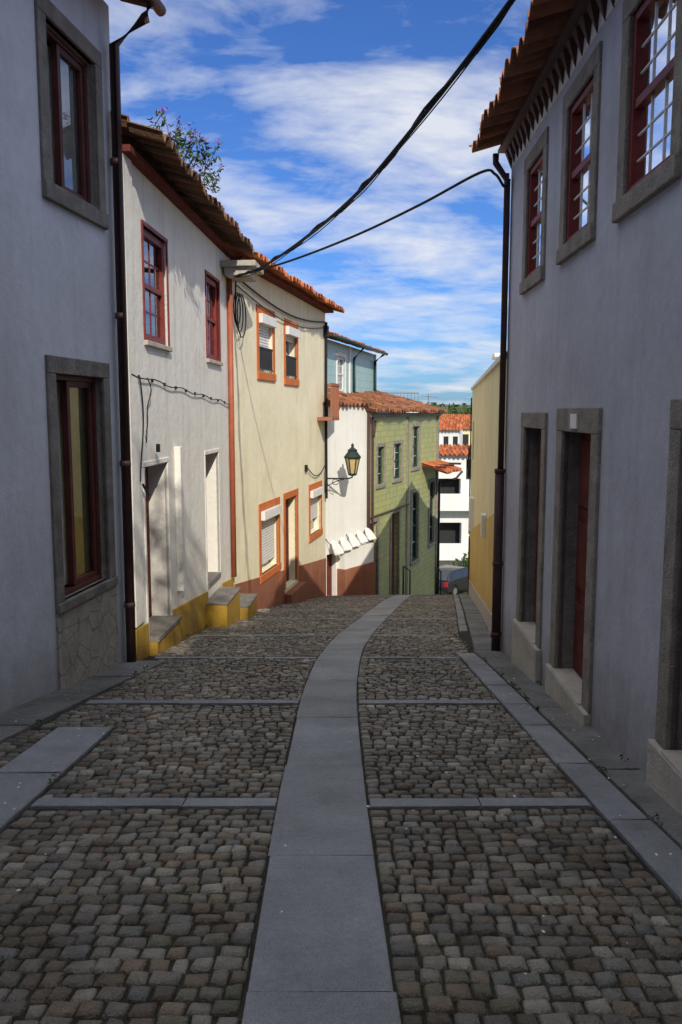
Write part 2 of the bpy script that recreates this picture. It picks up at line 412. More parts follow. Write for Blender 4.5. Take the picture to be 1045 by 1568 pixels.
# ------------------------------------------------------------ RIGHT HOUSE
FR=Fac(1.8,.0215,-1)
e=empty('white_house_with_tiled_eaves')
wA=(4.98,5.84,3.03,4.2); wB=(6.68,7.50,3.03,4.18); wC=(8.42,9.2,3.0,4.14)
dA=(3.55,4.6,-.35,1.5); dB=(6.38,7.3,-.72,1.43); dC=(8.12,8.98,-.72,1.43)
w0=(3.2,4.05,3.03,4.2); 
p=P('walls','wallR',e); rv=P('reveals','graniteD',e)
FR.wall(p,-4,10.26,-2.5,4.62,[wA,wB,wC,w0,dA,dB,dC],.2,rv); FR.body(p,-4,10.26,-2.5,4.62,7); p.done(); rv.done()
p=P('stone_surrounds','granite',e,.008)
for w in (w0,wA,wB,wC): FR.surround(p,w,.15,.025,True,.13)
FR.surround(p,dB,.2,.03,False); FR.surround(p,dC,.16,.03,False); FR.surround(p,dA,.17,.03,False)
p.done()
p=P('door_thresholds','concrete',e,.01)
for d in (dA,dB,dC): FR.box(p,d[0]-.2,d[1]+.2,d[2]-.85,d[2]-.003,.0,.06); FR.box(p,d[0]+.004,d[1]-.004,d[2]-.1,d[2]+.014,-.19,.055)
p.done()
for i,w in enumerate((w0,wA,wB,wC)): sash(FR,w,e,'redwood','whitewood',.08,3,3,.06,[(0,.4)] if i==3 else None,'_%d'%i,.006)
for i,d in enumerate((dA,dB,dC)): door(FR,d,e,'brown',.14,'_%d'%i)
p=P('letter_plate','whitewood',e,.003); FR.box(p,6.75,6.95,1.46,1.58,.03,.045); p.done()
p=P('tile_roof','tile',e,solid=.016,smooth=False); FR.roof(p,-4.2,10.42,4.66,.46,4.2,.36); p.done(False)
p=P('eave_mortar_band','white',e); FR.box(p,-4,10.24,4.44,4.64,-.01,.006); p.done()
p=P('eave_wedges','pipe',e)
t=-3.9
while t<10.2:
    q=FR.pt; w=U(.11,.15); h=U(4.43,4.48); p.add([q(t,4.64,0),q(t+w,4.64,0),q(t+w*.5,h,0),q(t,4.66,.09),q(t+w,4.66,.09),q(t+w*.5,h,.012)],[(0,1,2),(3,4,5),(0,1,4,3),(1,2,5,4),(2,0,3,5)]); t+=.21
p.done()
p=P('eave_board','pipe',e); FR.box(p,-4,10.3,4.642,4.68,-.05,.16); p.done()
p=P('downpipe','pipe',e,smooth=True); p.tube([FR.pt(10.18,.9,.07),FR.pt(10.18,-1.45,.07)],.058,12)
for z in (.85,-.3,-1.2): p.tube([FR.pt(10.18,z,.07),FR.pt(10.18,z+.05,.07)],.066,12)
p.tube([FR.pt(10.18,4.6,.2),FR.pt(10.18,4.5,.2),FR.pt(10.18,4.3,.06),FR.pt(10.18,.9,.06)],.038,12); p.done()
p=P('downpipe_liner','pipeR',e,smooth=True); p.tube([FR.pt(10.25,4.4,.05),FR.pt(10.25,1.0,.05)],.026,8); p.done()
# ------------------------------------------------------------ R2 yellow house
F2=Fac(2.02-.13*10.26,.13,-1)
e=empty('yellow_house')
o1=(23.2,24.2,.2,1.3)
p=P('walls','cream2',e); F2.wall(p,10.27,25.7,-5.5,2.25,[o1],.2); F2.body(p,10.27,25.7,-5.5,2.25,6); p.done()
p=P('plinth','ochre2',e); F2.slant(p,10.3,25.65,-2.5,-5.4,.4,-2.1,-.02,.02); p.done()
p=P('grey_base','concrete',e); F2.slant(p,10.32,25.6,-2.5,-5.4,-1.1,-3.6,-.02,.035); p.done()
p=P('parapet_coping','white',e,.01); F2.box(p,10.27,25.75,2.252,2.33,-.3,.05); p.done()
p=P('meter_box','whitewood',e,.006); F2.box(p,22.0,22.5,-1.6,-.7,.0,.12); F2.box(p,14.4,14.7,-.6,-.2,.02,.1); p.done()
p=P('door_leaf','brown',e); F2.box(p,24.5,25.2,-4.3,-2.2,.0,.05); p.done()
k=P('room_interior','dark',e); F2.room(k,o1,.18); k.done()
p=P('cable_coil','cable',e)
p.tube([F2.pt(24.6+.35*math.cos(a*.5),.1+.45*math.sin(a*.5),.1) for a in range(14)],.02,6); p.tube([F2.pt(24.4,2,.06),F2.pt(24.4,-2,.06)],.02,6); p.done()
p=P('tile_roof','tileB',e,solid=.016); F2.roof(p,14,25.7,2.3,-.4,3,.3); p.done(False)
p=P('chimney','white',e,.01); F2.box(p,21.2,22.2,2.2,2.95,-1.2,-.5); F2.box(p,21.1,22.3,2.95,3.05,-1.3,-.4); p.done()

# ------------------------------------------------------------ LEFT 1
F1=Fac(-3.67,.13,1)
e=empty('shaded_house_with_granite_windows')
a1=(7.86,8.90,3.66,5.1); a2=(7.78,8.84,-.2,1.95); a3=(4.5,5.6,3.66,5.1)
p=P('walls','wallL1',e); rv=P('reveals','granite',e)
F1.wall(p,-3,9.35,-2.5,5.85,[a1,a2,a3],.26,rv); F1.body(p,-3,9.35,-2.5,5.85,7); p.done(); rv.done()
p=P('stone_surrounds','graniteD',e,.008)
F1.surround(p,a1,.16,.03,True,.16); F1.surround(p,a3,.16,.03,True,.16); F1.surround(p,a2,.16,.03,True,.09); p.done()
p=P('stone_panel','cyc',e,.004); F1.box(p,a2[0]-.16,a2[1]+.16,-1.6,-.292,-.02,.025); p.done()
def casement(F,op,par,tag,cm):
    a,b,c,d=op; dp=.15; m=a+(b-a)*.42
    p=P('casement_frame'+tag,'wood',par,.005); F.frame(p,op,.05,-dp,-dp+.08)
    F.frame(p,(m,b-.05,c+.05,d-.05),.06,-dp+.01,-dp+.06)
    L=m-a-.06; q=F.pt; th=math.radians(62)
    def lp(s,z,o): return F.pt(a+.06+s*L*math.cos(th),z,-dp-s*L*math.sin(th)*1.0+o)
    def lb(s0,s1,z0,z1):
        p.box8([lp(s0,z0,0),lp(s1,z0,0),lp(s1,z0,.05),lp(s0,z0,.05),lp(s0,z1,0),lp(s1,z1,0),lp(s1,z1,.05),lp(s0,z1,.05)])
    z0,z1=c+.06,d-.06
    lb(0,.15,z0,z1);lb(.85,1,z0,z1);lb(.15,.85,z0,z0+.08);lb(.15,.85,z1-.08,z1)
    F.box(p,m-.025,m+.025,c+.06,d-.06,-dp+.005,-dp+.07)
    p.done()
    g=P('casement_glass'+tag,'glass',par); g.poly([q(m,c+.1,-dp+.03),q(b-.1,c+.1,-dp+.03),q(b-.1,d-.1,-dp+.03),q(m,d-.1,-dp+.03)])
    g.poly([lp(.15,z0+.08,.025),lp(.85,z0+.08,.025),lp(.85,z1-.08,.025),lp(.15,z1-.08,.025)]); g.done(False)
    k=P('room_interior'+tag,'dark',par); F.room(k,op,dp+.02,.9); k.done()
    cc=P('curtain'+tag,cm,par); F.curtain(cc,m+.02,b-.05,c+.06,d-.06,-dp-.035); cc.done()
    cc=P('side_curtain'+tag,'curtain',par); F.curtain(cc,m-.2,m+.0,c+.06,d-.06,-dp-.05); cc.done()
casement(F1,a1,e,'_upper','curtain'); casement(F1,a2,e,'_lower','curtainY'); casement(F1,a3,e,'_near','curtain')
p=P('tile_roof','tile',e,solid=.016); F1.roof(p,-3,9.5,5.86,.5,4,.36); p.done(False)
p=P('gutter','wood',e,smooth=True); p.tube([F1.pt(-3,5.84,.52),F1.pt(9.5,5.84,.52)],.06,10); p.done()
p=P('downpipe','pipe',e,smooth=True); p.tube([F1.pt(9.22,5.8,.5),F1.pt(9.22,5.65,.45),F1.pt(9.22,5.4,.1),F1.pt(9.22,-1.35,.08)],.055,12)
for z in (-.6,1.0,2.6,4.2): p.tube([F1.pt(9.22,z,.08),F1.pt(9.22,z+.06,.08)],.064,12)
p.done()
# ------------------------------------------------------------ LEFT 2
F=Fac(-2.9,.053,1)
e=empty('white_house_with_red_windows')
b1=(10.18,11.25,2.46,3.8);b2=(13.68,14.72,2.46,3.8);c1=(10.0,11.05,-1.17,.93);c2=(13.4,14.45,-1.22,.9)
p=P('walls','wallL2',e); F.wall(p,9.36,15.6,-3,4.42,[b1,b2,c1,c2],.3); F.body(p,9.36,15.6,-3,4.42,7); p.done()
p=P('white_trims','wallL2',e,.01)
F.surround(p,c1,.07,.012,False); F.surround(p,c2,.07,.012,False)
F.box(p,11.42,11.56,-.9,1.12,0,.09); F.box(p,9.42,9.75,-.9,4.4,0,.03)
p.done()
p=P('window_sills','concrete',e,.01); F.box(p,b1[0]-.05,b1[1]+.05,2.39,2.452,-.1,.05); F.box(p,b2[0]-.05,b2[1]+.05,2.39,2.452,-.1,.05); p.done()
for i,w in enumerate((b1,b2)):
    sash(F,w,e,'redwood','redwood',.1,2,2,.09,[(0,.45)] if i==0 else None,'_%d'%i,.012)
    p=P('outer_frame_%d'%i,'redwood',e,.004); F.surround(p,w,.05,.02,False,.04,-.1); p.done()
door(F,c1,e,'brown',.26,'_a'); door(F,c2,e,'brown',.26,'_b')
p=P('plinth','ochre',e,.006)
def zt(y): return -.94-.6*(y-9.64)/(15.5-9.64)
for a,b in ((9.42,c1[0]-.07),(c1[1]+.07,c2[0]-.07),(c2[1]+.07,15.58)): F.slant(p,a,b,-2,-2.8,zt(a),zt(b),-.02,.025)
F.box(p,13.15,14.35,-2.4,-1.5,0,.36); F.box(p,14.35,15.35,-2.6,-1.84,0,.5); F.box(p,9.95,11.1,-1.7,-1.22,.0,.12)
p.done()
p=P('step_treads','graniteD',e,.008); F.box(p,13.13,14.37,-1.498,-1.465,0,.38); F.box(p,14.38,15.38,-1.838,-1.805,0,.52); F.box(p,9.95,11.1,-1.218,-1.16,-.25,.14)
F.box(p,13.42,14.43,-1.3,-1.21,-.28,.02); p.done()
p=P('tile_roof','tileD',e,solid=.016); F.roof(p,9.3,15.75,4.5,.5,4.2,.36); p.done(False)
p=P('eave_board','brown',e); F.box(p,9.4,15.6,4.40,4.47,-.02,.12); p.done()
p=P('facade_cables','cable',e)
p.tube([F.pt(9.5+(15.5-9.5)*i/20,2.02-.28*(i/20)-.02*math.sin(i*1.4),.03) for i in range(21)],.008,6)
p.tube([F.pt(9.75+.1*math.sin(i*.4),2.0-.11*i,.05) for i in range(12)],.009,6)
p.tube([F.pt(10.05+.11*math.sin(a*.55),2.0-.07*a,.05+.02*math.sin(a)) for a in range(12)],.008,6)
p.tube([F.pt(9.75,.75,.05),F.pt(9.8,.62,.1),F.pt(9.95,.6,.05)],.016,6)
for i in range(10): t=9.8+i*.58; F.box(p,t,t+.02,2.02-.28*(t-9.5)/6-.02,2.02-.28*(t-9.5)/6+.02,0,.03)
p.box(-2.29,-2.25,10.3,10.36,1.1,1.2); p.done()
p=P('seam_downpipe','pipeR',e,smooth=True); p.tube([F.pt(15.45,4.3,.06),F.pt(15.45,-1.5,.06)],.05,10); p.done()
p=P('cable_junction_box','concrete',e,.012); F.box(p,14.9,15.9,4.122,4.22,.0,.62); F.box(p,15.0,15.8,3.98,4.12,.05,.5); p.done()
# ------------------------------------------------------------ LEFT 3
F=F3=Fac(-5.03,.19,1)
e=empty('cream_house_with_orange_trim')
u1=(17.5,18.55,2.42,3.62);u2=(19.65,20.7,2.38,3.58)
l1=(17.5,18.85,-1.88,-.5);l2=(22.1,23.4,-1.72,-.5);d3=(19.5,20.6,-2.62,-.47)
p=P('walls','wallL3',e); F.wall(p,15.62,24.1,-5,4.4,[u1,u2,l1,l2,d3],.25); F.body(p,15.62,24.1,-5,4.4,7); p.done()
p=P('orange_surrounds','orange',e,.006)
for w in (u1,u2,l1,l2): F.surround(p,w,.16,.02,True)
F.surround(p,d3,.16,.02,False); p.done()
p=P('roller_shutters','whitewood',e,.004)
for w,fr in ((u1,.55),(u2,.12),(l1,.85),(l2,.6)):
    F.box(p,w[0]-.02,w[1]+.02,w[3]-.2,w[3]-.01,-.1,.1)
    z=w[3]-.2
    while z>w[3]-.2-(w[3]-.2-w[2])*fr: F.box(p,w[0]+.02,w[1]-.02,z-.055,z-.006,-.1,-.075); z-=.06
    F.frame(p,w,.04,-.2,-.16); F.box(p,(w[0]+w[1])/2-.025,(w[0]+w[1])/2+.025,w[2],w[3],-.2,-.155)
p.done()
g=P('window_panes','glass',e); k=P('room_interiors','dark',e)
for w in (u1,u2,l1,l2):
    g.poly([F.pt(w[0],w[2],-.19),F.pt(w[1],w[2],-.19),F.pt(w[1],w[3],-.19),F.pt(w[0],w[3],-.19)]); F.room(k,w,.22)
g.done(False);k.done()
p=P('window_railings','iron',e)
for w in (u1,u2):
    F.box(p,w[0],w[1],w[2]+.5,w[2]+.53,-.02,.01); F.box(p,w[0],w[1],w[2]+.06,w[2]+.08,-.02,.01)
    for i in range(12): t=w[0]+(w[1]-w[0])*(i+.5)/12; F.box(p,t-.01,t+.01,w[2]+.06,w[2]+.5,-.015,.005)
p.done()
door(F,d3,e,'brown',.2,'_main')
p=P('plinth','terra',e,.006)
def zt3(y): return -1.7-.97*(y-15.7)/(8.3)
for a,b in ((15.66,d3[0]-.16),(d3[1]+.16,24.08)): F.slant(p,a,b,-3.2,-4.8,zt3(a),zt3(b),-.02,.02)
F.box(p,19.3,20.8,-3.6,-2.7,0,.2)
p.done()
p=P('tile_roof','tileB',e,solid=.016); F.roof(p,15.75,24.35,4.42,.52,4.2,.36); p.done(False)
p=P('eave_board','brown',e); F.box(p,15.7,24.1,4.37,4.43,-.02,.25); p.done()
p=P('facade_cables','cable',e)
p.tube([F.pt(15.9+8.0*i/20,4.1-.25*math.sin(math.pi*i/20)-.0*i,.05) for i in range(21)],.018,6)
p.tube([F.pt(15.9+8.0*i/20,3.95-.3*math.sin(math.pi*i/20)-.0*i,.05) for i in range(21)],.012,6)
p.tube([F.pt(23.95,4.1,.06),F.pt(23.9,2,.06),F.pt(23.95,-.9,.06)],.04,8)
p.tube([F.pt(21.6+2.3*i/10,.15-.3*math.sin(i*.3),.05) for i in range(11)],.014,6)
for a in range(3): p.tube([F.pt(15.85+.06*a+(.2+.03*a)*math.cos(i*.5),3.5-.06*a+(.3+.05*a)*math.sin(i*.5),.08+.025*a) for i in range(14)],.013,6)
p.tube([F.pt(15.75,4.05,.1),F.pt(15.72,3.8,.1),F.pt(15.75,3.3,.08),F.pt(15.9,3.2,.08)],.016,6)
F.box(p,21.5,21.62,.05,.22,0,.06); F.box(p,23.85,24.05,3.7,4.0,.0,.12)
p.done()
p=P('wooden_balcony','terra',e,.006)
F.box(p,23.0,24.05,1.35,1.45,0,.42); F.box(p,23.0,24.05,2.3,2.38,.36,.42)
for i in range(9): t=23.02+i*.125; F.box(p,t,t+.05,1.45,2.3,.37,.41)
for o in (.05,.2): F.box(p,24.0,24.05,1.45,2.3,o,o+.05)
F.box(p,24.0,24.05,2.3,2.38,0,.36)
p.done()
# ------------------------------------------------------------ bright white gable house (W)
F=FW=Fac(-16.7,.674,1)
e=empty('white_corner_house')
p=P('walls','white',e); F.wall(p,23.9,26,-5.5,1.75,[(24.15,24.55,-4.3,-2.6)],.2); F.body(p,23.9,26,-5.5,1.75,1.5); p.done()
p=P('door_leaf','brown',e); F.box(p,24.15,24.55,-4.3,-2.6,-.2,-.15); p.done()
p=P('tile_roof','tile',e,solid=.016); F.roof(p,23.2,26.1,1.8,.15,2.5,.3); p.done(False)
p=P('low_wall','white',e,.008); F.box(p,24.62,25.98,-3.1,-2.5,0,.27); p.done()
p=P('scalloped_awning','whitewood',e,.004)
for i in range(5):
    t=24.05+i*.38; n=8
    fr=[F.pt(t,-2.56+.06*i,.4)]+[F.pt(t+.18+.18*math.cos(math.pi-a*math.pi/n),-2.5+.04*i+.32*math.sin(a*math.pi/n),.4-.18*math.sin(a*math.pi/n)) for a in range(n+1)]+[F.pt(t+.36,-2.56+.06*i,.4)]
    bk=[(q[0]-.05,q[1]+.05,q[2]+.03) for q in fr]; m=len(fr)
    p.add(fr+bk,[tuple(range(m)),tuple(range(m,2*m))]+[(j,(j+1)%m,m+(j+1)%m,m+j) for j in range(m)])
p.done()
p=P('awning_arms','iron',e)
for t in (24.1,25.0,25.85): p.tube([F.pt(t,-2.1,0),F.pt(t,-2.5,.38)],.012,5)
p.done()
p=P('terracotta_base','terra',e,.008); F.box(p,24.6,26.0,-4.9,-3.1,0,.3); p.done()
p=P('downpipe','pipe',e,smooth=True); p.tube([F.pt(25.98,1.6,.07),F.pt(25.98,-4.4,.07)],.05,8); p.done()
# ------------------------------------------------------------ green tile house H
F=FH=Fac(-9.32,.39,1)
e=empty('green_tiled_house')
ops=[(26.9,27.5,-.76,.45),(28.5,29.3,-.71,.49),(30.6,31.4,-.45,1.05),(26.2,26.95,-4.9,-1.95),(28.3,29.1,-5.2,-1.9),(30.6,31.4,-4.0,-1.4),(32.9,33.6,-3.7,-1.2)]
p=P('walls','greentile',e); F.wall(p,26.0,34,-8,1.55,ops,.22); F.body(p,26,34,-8,1.55,2); p.done()
p=P('stone_surrounds','granite',e,.008)
for o in ops: F.surround(p,o,.13,.04,o[2]>-4.2)
F.box(p,25.98,26.1,-7,1.55,0,.05); F.box(p,33.85,34.02,-7,1.55,0,.06); F.box(p,29.95,30.15,-7,1.55,0,.04)
p.done()
p=P('eave_cornice','granite',e,.01); F.box(p,25.98,34.05,1.42,1.548,0,.12); p.done()
for i,o in enumerate(ops):
    if o[2]>-4.2: sash(F,o,e,'copper','whitewood',.12,2,2,.07,None,'_%d'%i)
    else: door(F,o,e,'wood',.15,'_%d'%i)
p=P('tile_roof','tile',e,solid=.016); F.roof(p,25.8,34.3,1.6,.35,3.0,.27); p.done(False)
p=P('canopy_roof','tileB',e,solid=.016); F.roof(p,31.8,34.2,-.75,1.0,.0,.35); p.done(False)
p=P('canopy_beams','wood',e); 
for t in (31.85,33.0,34.1): F.box(p,t,t+.08,-.55,-.47,0,.95)
p.done()
p=P('pipes_and_wires','pipe',e,smooth=True); p.tube([F.pt(26.3,1.5,.08),F.pt(26.3,-4.8,.08)],.035,8)
p.tube([F.pt(26.5,1.3,.08),F.pt(26.3,.8,.08)],.05,8); p.tube([F.pt(26.1+4*i/10,-1.75+.0*i,.07) for i in range(11)],.025,6)
p.tube([F.pt(34.0,-.8,1.05),F.pt(34.0,-1.1,.8),F.pt(34.0,-1.3,.1),F.pt(34.0,-6,.1)],.05,8); p.done()
F=Fac(-7.2,.25,1)
e=empty('blue_tiled_house')
o=(28.3,29.3,2.3,3.45)
p=P('walls','teal',e); F.wall(p,26.4,34.4,-6,3.9,[o],.15); F.body(p,26.4,34.4,-6,3.9,5); p.done()
p=P('window_surround','white',e,.008); F.surround(p,o,.14,.03); F.box(p,34.2,34.42,1,3.9,0,.04); F.box(p,29.9,30.1,1,3.9,0,.04); p.done()
sash(F,o,e,'whitewood','whitewood',.1,2,2,.07,[(0,1)],'_a')
p=P('tile_roof','tileB',e,solid=.016); F.roof(p,26.3,34.7,3.95,.4,3.5,.3); p.done(False)
p=P('gutter_and_pipe','copper',e,smooth=True); p.tube([F.pt(26.3,3.93,.42),F.pt(34.7,3.93,.42)],.06,8); p.tube([F.pt(34.2,3.9,.4),F.pt(34.0,3.6,.08),F.pt(34.0,1.6,.08)],.06,8)
p.tube([F.pt(30.6,3.9,.4),F.pt(30.4,3.5,.08),F.pt(30.4,1.6,.08)],.05,8); p.done()
e=empty('roof_terrace')
p=P('terrace_block','white',e); p.box(1.3,3.3,35.6,39,-8,1.75); p.done()
p=P('terrace_railing','pipeG',e)
p.box(1.3,3.3,35.6,35.65,2.35,2.4)
for i in range(14): x=1.32+i*.15; p.box(x,x+.025,35.61,35.635,1.75,2.35)
p.done()

# ------------------------------------------------------------ lantern
def lantern():
    e=empty('wall_lantern'); cx,cy=.33,23.9; z0=-.2
    p=P('bracket','iron',e,smooth=True)
    wx=-.46
    p.tube([(wx,cy,-.32),(cx-.1,cy,-.32),(cx,cy,-.28),(cx,cy,-.2)],.022,8)
    p.tube([(wx+.02,cy,-.55)]+[(wx+.05+.5*i/8,cy,-.55+.2*math.sin(i/8*math.pi/2)) for i in range(9)],.015,6)
    p.tube([(wx+.3+.09*math.cos(i*.6),cy,-.42+.08*math.sin(i*.6)) for i in range(11)],.012,6)
    p.tube([(wx+.01,cy,-.7),(wx+.01,cy,-.1)],.025,6); p.done()
    def ring(z,r,n=6): return [(cx+r*math.cos(2*math.pi*i/n),cy+r*math.sin(2*math.pi*i/n),z) for i in range(n)]
    def loft(p,rs,n=6):
        vs=[]
        for z,r in rs: vs+=ring(z,r,n)
        fs=[(j*n+i,j*n+(i+1)%n,(j+1)*n+(i+1)%n,(j+1)*n+i) for j in range(len(rs)-1) for i in range(n)]+[tuple(range(n)),tuple((len(rs)-1)*n+i for i in range(n))]
        p.add(vs,fs)
    g=P('lantern_panes','amber',e); loft(g,[(z0+.03,.11),(z0+.46,.2)]); g.done()
    p=P('lantern_frame',mat('black_green_iron',(.012,.028,.025),.5,.2,8,.05),e)
    loft(p,[(z0-.05,.04),(z0-.02,.12),(z0+.03,.125)]); loft(p,[(z0+.46,.235),(z0+.5,.25),(z0+.66,.13),(z0+.7,.14),(z0+.76,.06),(z0+.8,.03),(z0+.83,.05),(z0+.9,.01)])
    a=ring(z0+.02,.115);b=ring(z0+.47,.207)
    for q,r in zip(a,b): p.tube([q,r],.016,4)
    p.done()
lantern()
# ------------------------------------------------------------ overhead cables
def sm(pts,n=8):
    pts=[Vector(p) for p in pts]; out=[]
    for i in range(len(pts)-1):
        p0=pts[max(i-1,0)];p1=pts[i];p2=pts[i+1];p3=pts[min(i+2,len(pts)-1)]
        for k in range(n):
            t=k/n; out.append(.5*((2*p1)+(-p0+p2)*t+(2*p0-5*p1+4*p2-p3)*t*t+(-p0+3*p1-3*p2+p3)*t*t*t))
    out.append(pts[-1]); return out
p=P('overhead_cable_bundle','cable',smooth=True)
C=[(1.86,3.95,5.0),(1.18,6,4.40),(.48,8.14,4.0),(0,9.58,3.84),(-.75,11.85,3.8),(-1.45,14.1,3.9),(-1.93,15.3,4.02)]
p.tube(sm(C),.020,8)
p.tube([v+Vector((.03*math.sin(i*.9),0,.03*math.cos(i*.9))) for i,v in enumerate(sm(C))],.010,6)
p.tube([v+Vector((.0,0,-.03-.02*abs(math.sin(i*.4)))) for i,v in enumerate(sm(C))],.006,6)
p.done()
p=P('overhead_cable','cable',smooth=True)
C2=[(1.98,10.15,4.3),(1.9,10.05,4.2),(1.8,10.1,4.35),(1.65,10.3,4.42),(1.0,11.17,4.25),(.16,12.27,4.08),(-.9,13.7,3.97),(-1.93,15.3,4.0)]
p.tube(sm(C2),.017,6); p.done()

e=empty('street_handrail')
p=P('rails','iron',e,smooth=True)
for (x,y) in ((2.0,26.2),(3.1,26.6)):
    z=zg(y); p.tube([(x,y,z),(x,y,z+.95)],.03,8); p.tube([(x,y,z+.95),(x+.35,y+1.6,z+.5)],.025,8); p.tube([(x+.35,y+1.6,z-.6),(x+.35,y+1.6,z+.5)],.025,8)
p.done()
# ------------------------------------------------------------ plants
def leaves(p,c,rad,n,size,flat=1,seed=1,hollow=0):
    random.seed(seed)
    for i in range(n):
        while True:
            v=Vector((U(-1,1),U(-1,1),U(-1,1)))
            if hollow<v.length<1: break
        q=Vector((c[0]+v.x*rad[0],c[1]+v.y*rad[1],c[2]+v.z*rad[2])); s=size*U(.6,1.4)
        a=Vector((U(-1,1),U(-1,1),U(-.6,1))).normalized(); b=a.cross(Vector((U(-1,1),U(-1,1),U(-1,1)))).normalized()
        g=U(.5,1.5)*(.7+.4*v.z)
        p.poly([q-a*s,q+b*s*.4,q+a*s,q-b*s*.4],(g*U(.8,1.2),g,g*.8))
e=empty('roof_weeds')
st=P('stems','bark',e); lv=P('leaves','leaf',e); fl=P('flowers','petal',e)
random.seed(3)
for i in range(24):
    bx,by=-1.9+U(-.3,.2),10.6+U(-.8,1.2); bz=4.6+(-1.88-bx)*.36; tx,ty,tz=bx+U(-.3,.3),by+U(-.3,.3),bz+U(.12,.48)
    st.tube([(bx,by,bz),((bx+tx)/2+.03,(by+ty)/2,(bz+tz)/2+.05),(tx,ty,tz)],.005,5)
    stt=random.getstate(); leaves(lv,((bx+tx)/2,(by+ty)/2,(bz+tz)/2),(.11,.13,.13),20,.036,seed=i*7+1); leaves(lv,(tx,ty,tz-.04),(.06,.06,.06),5,.03,seed=i*7+2)
    leaves(fl,(tx,ty,tz+.02),(.045,.045,.06),9,.024,seed=i*7+3); random.setstate(stt)
st.done();lv.done(False);fl.done(False)
lv=P('kerb_weeds','leaf'); random.seed(61)
for i in range(46):
    y=U(2.6,15); sd_=random.choice([0,1,2]); x=[1.66,fR(y)-.03,cL(y)-.01][sd_]; stt=random.getstate(); leaves(lv,(x,y,zg(y)+.03),(.02,.07,.025),14,.014,seed=700+i); random.setstate(stt)
lv.done(False)
e=empty('distant_trees'); lv=P('foliage','leaf',e); tr=P('trunks','bark',e)
random.seed(21)
spots=[(U(10,34),U(120,170)) for _ in range(26)]+[(U(-90,110),U(180,300)) for _ in range(50)]
for i,(x,y) in enumerate(spots):
    z=prof(y); h=(3.6-z)*.9 if y<175 else 8; h=max(5,min(h,15)); r=h*.3
    tr.tube([(x,y,z),(x+.2,y,z+h*.6)],.25,6,.1)
    stt=random.getstate()
    for k in range(4): leaves(lv,(x+math.sin(k*2+i)*r*.5,y+math.cos(k*2)*r*.5,z+h*(.6+.1*k)),(r*.7,r*.7,h*.17),70,.6,seed=i*5+k)
    random.setstate(stt)
lv.done(False);tr.done()
e=empty('roadside_bush'); lv=P('foliage','leaf',e); 
for k in range(4): leaves(lv,(7.4+.5*k,49.5,-7.9+.4*(k%2)),(.7,.6,.8),260,.12,seed=90+k)
lv.done(False)
# ------------------------------------------------------------ far buildings
F=Fac(0,0,1,cross=56)
e=empty('white_apartment_house')
ops=[(6.2,8.1,-4.6,-2.9),(8.45,9.2,-3.0,-1.6),(6.2,8.2,-8.0,-5.9),(9.3,11,-4.6,-2.9),(9,12,-9,-6.2),(3.8,5.3,-4.6,-2.9)]
p=P('walls','white',e); F.wall(p,2,15,-10.5,-1.3,ops,.8); F.body(p,2,15,-10.5,-1.3,8); p.done()
k=P('openings','dark',e)
for o in ops: F.room(k,o,.8,.2)
k.done()
p=P('balcony_slabs','white',e,.01)
for z in (-4.75,-8.1): F.box(p,5.6,12,z-.25,z,0,.9); F.box(p,5.6,12,z,z+.9,.8,.9)
p.done()
p=P('tile_roof','tileB',e,solid=.02); F.roof(p,1.8,15.2,-1.28,.5,1.9,.25,.3,.06,.5); p.done(False)
random.seed(31)
for i,(x,y,w,h,zt_) in enumerate([(7.6,78,3.4,5,-.1),(11.4,92,6,6,-.3),(5.2,100,5,5,.4),(17.5,84,8,5,-1.5),(13,118,6,5,.3),(-4,120,9,6,0),(24,130,12,6,.5),(9.5,132,5,5,.9)]):
    F=Fac(0,U(-.2,.2),1,cross=y); e=empty('red_roofed_house')
    F.o=(0,y-F.d[1]*x)
    zb=prof(y)-1; p=P('walls',['white','cream2','concrete'][i%3],e); F.wall(p,x,x+w,zb,zt_,[],.1); F.body(p,x,x+w,zb,zt_,6); p.done()
    k=P('windows','dark',e)
    for j in range(4): t=x+w*(j+.3)/4; F.box(k,t,t+w*.13,zt_-1.9,zt_-.6,-.05,.02)
    k.done()
    p=P('tile_roof','tileB',e,solid=.02); F.roof(p,x-.3,x+w+.3,zt_,.4,2.4,.33,.3,.06,.5); p.done(False)
e=empty('tv_antenna'); p=P('mast','pipeG',e); p.tube([(5.0,48,-1),(5.0,48,2.6)],.03,6); p.tube([(4.6,48,2.5),(5.6,48,2.4)],.02,6)
for i in range(6): p.tube([(4.7+i*.15,47.75,2.47-.015*i),(4.7+i*.15,48.25,2.47-.015*i)],.01,5)
p.done()
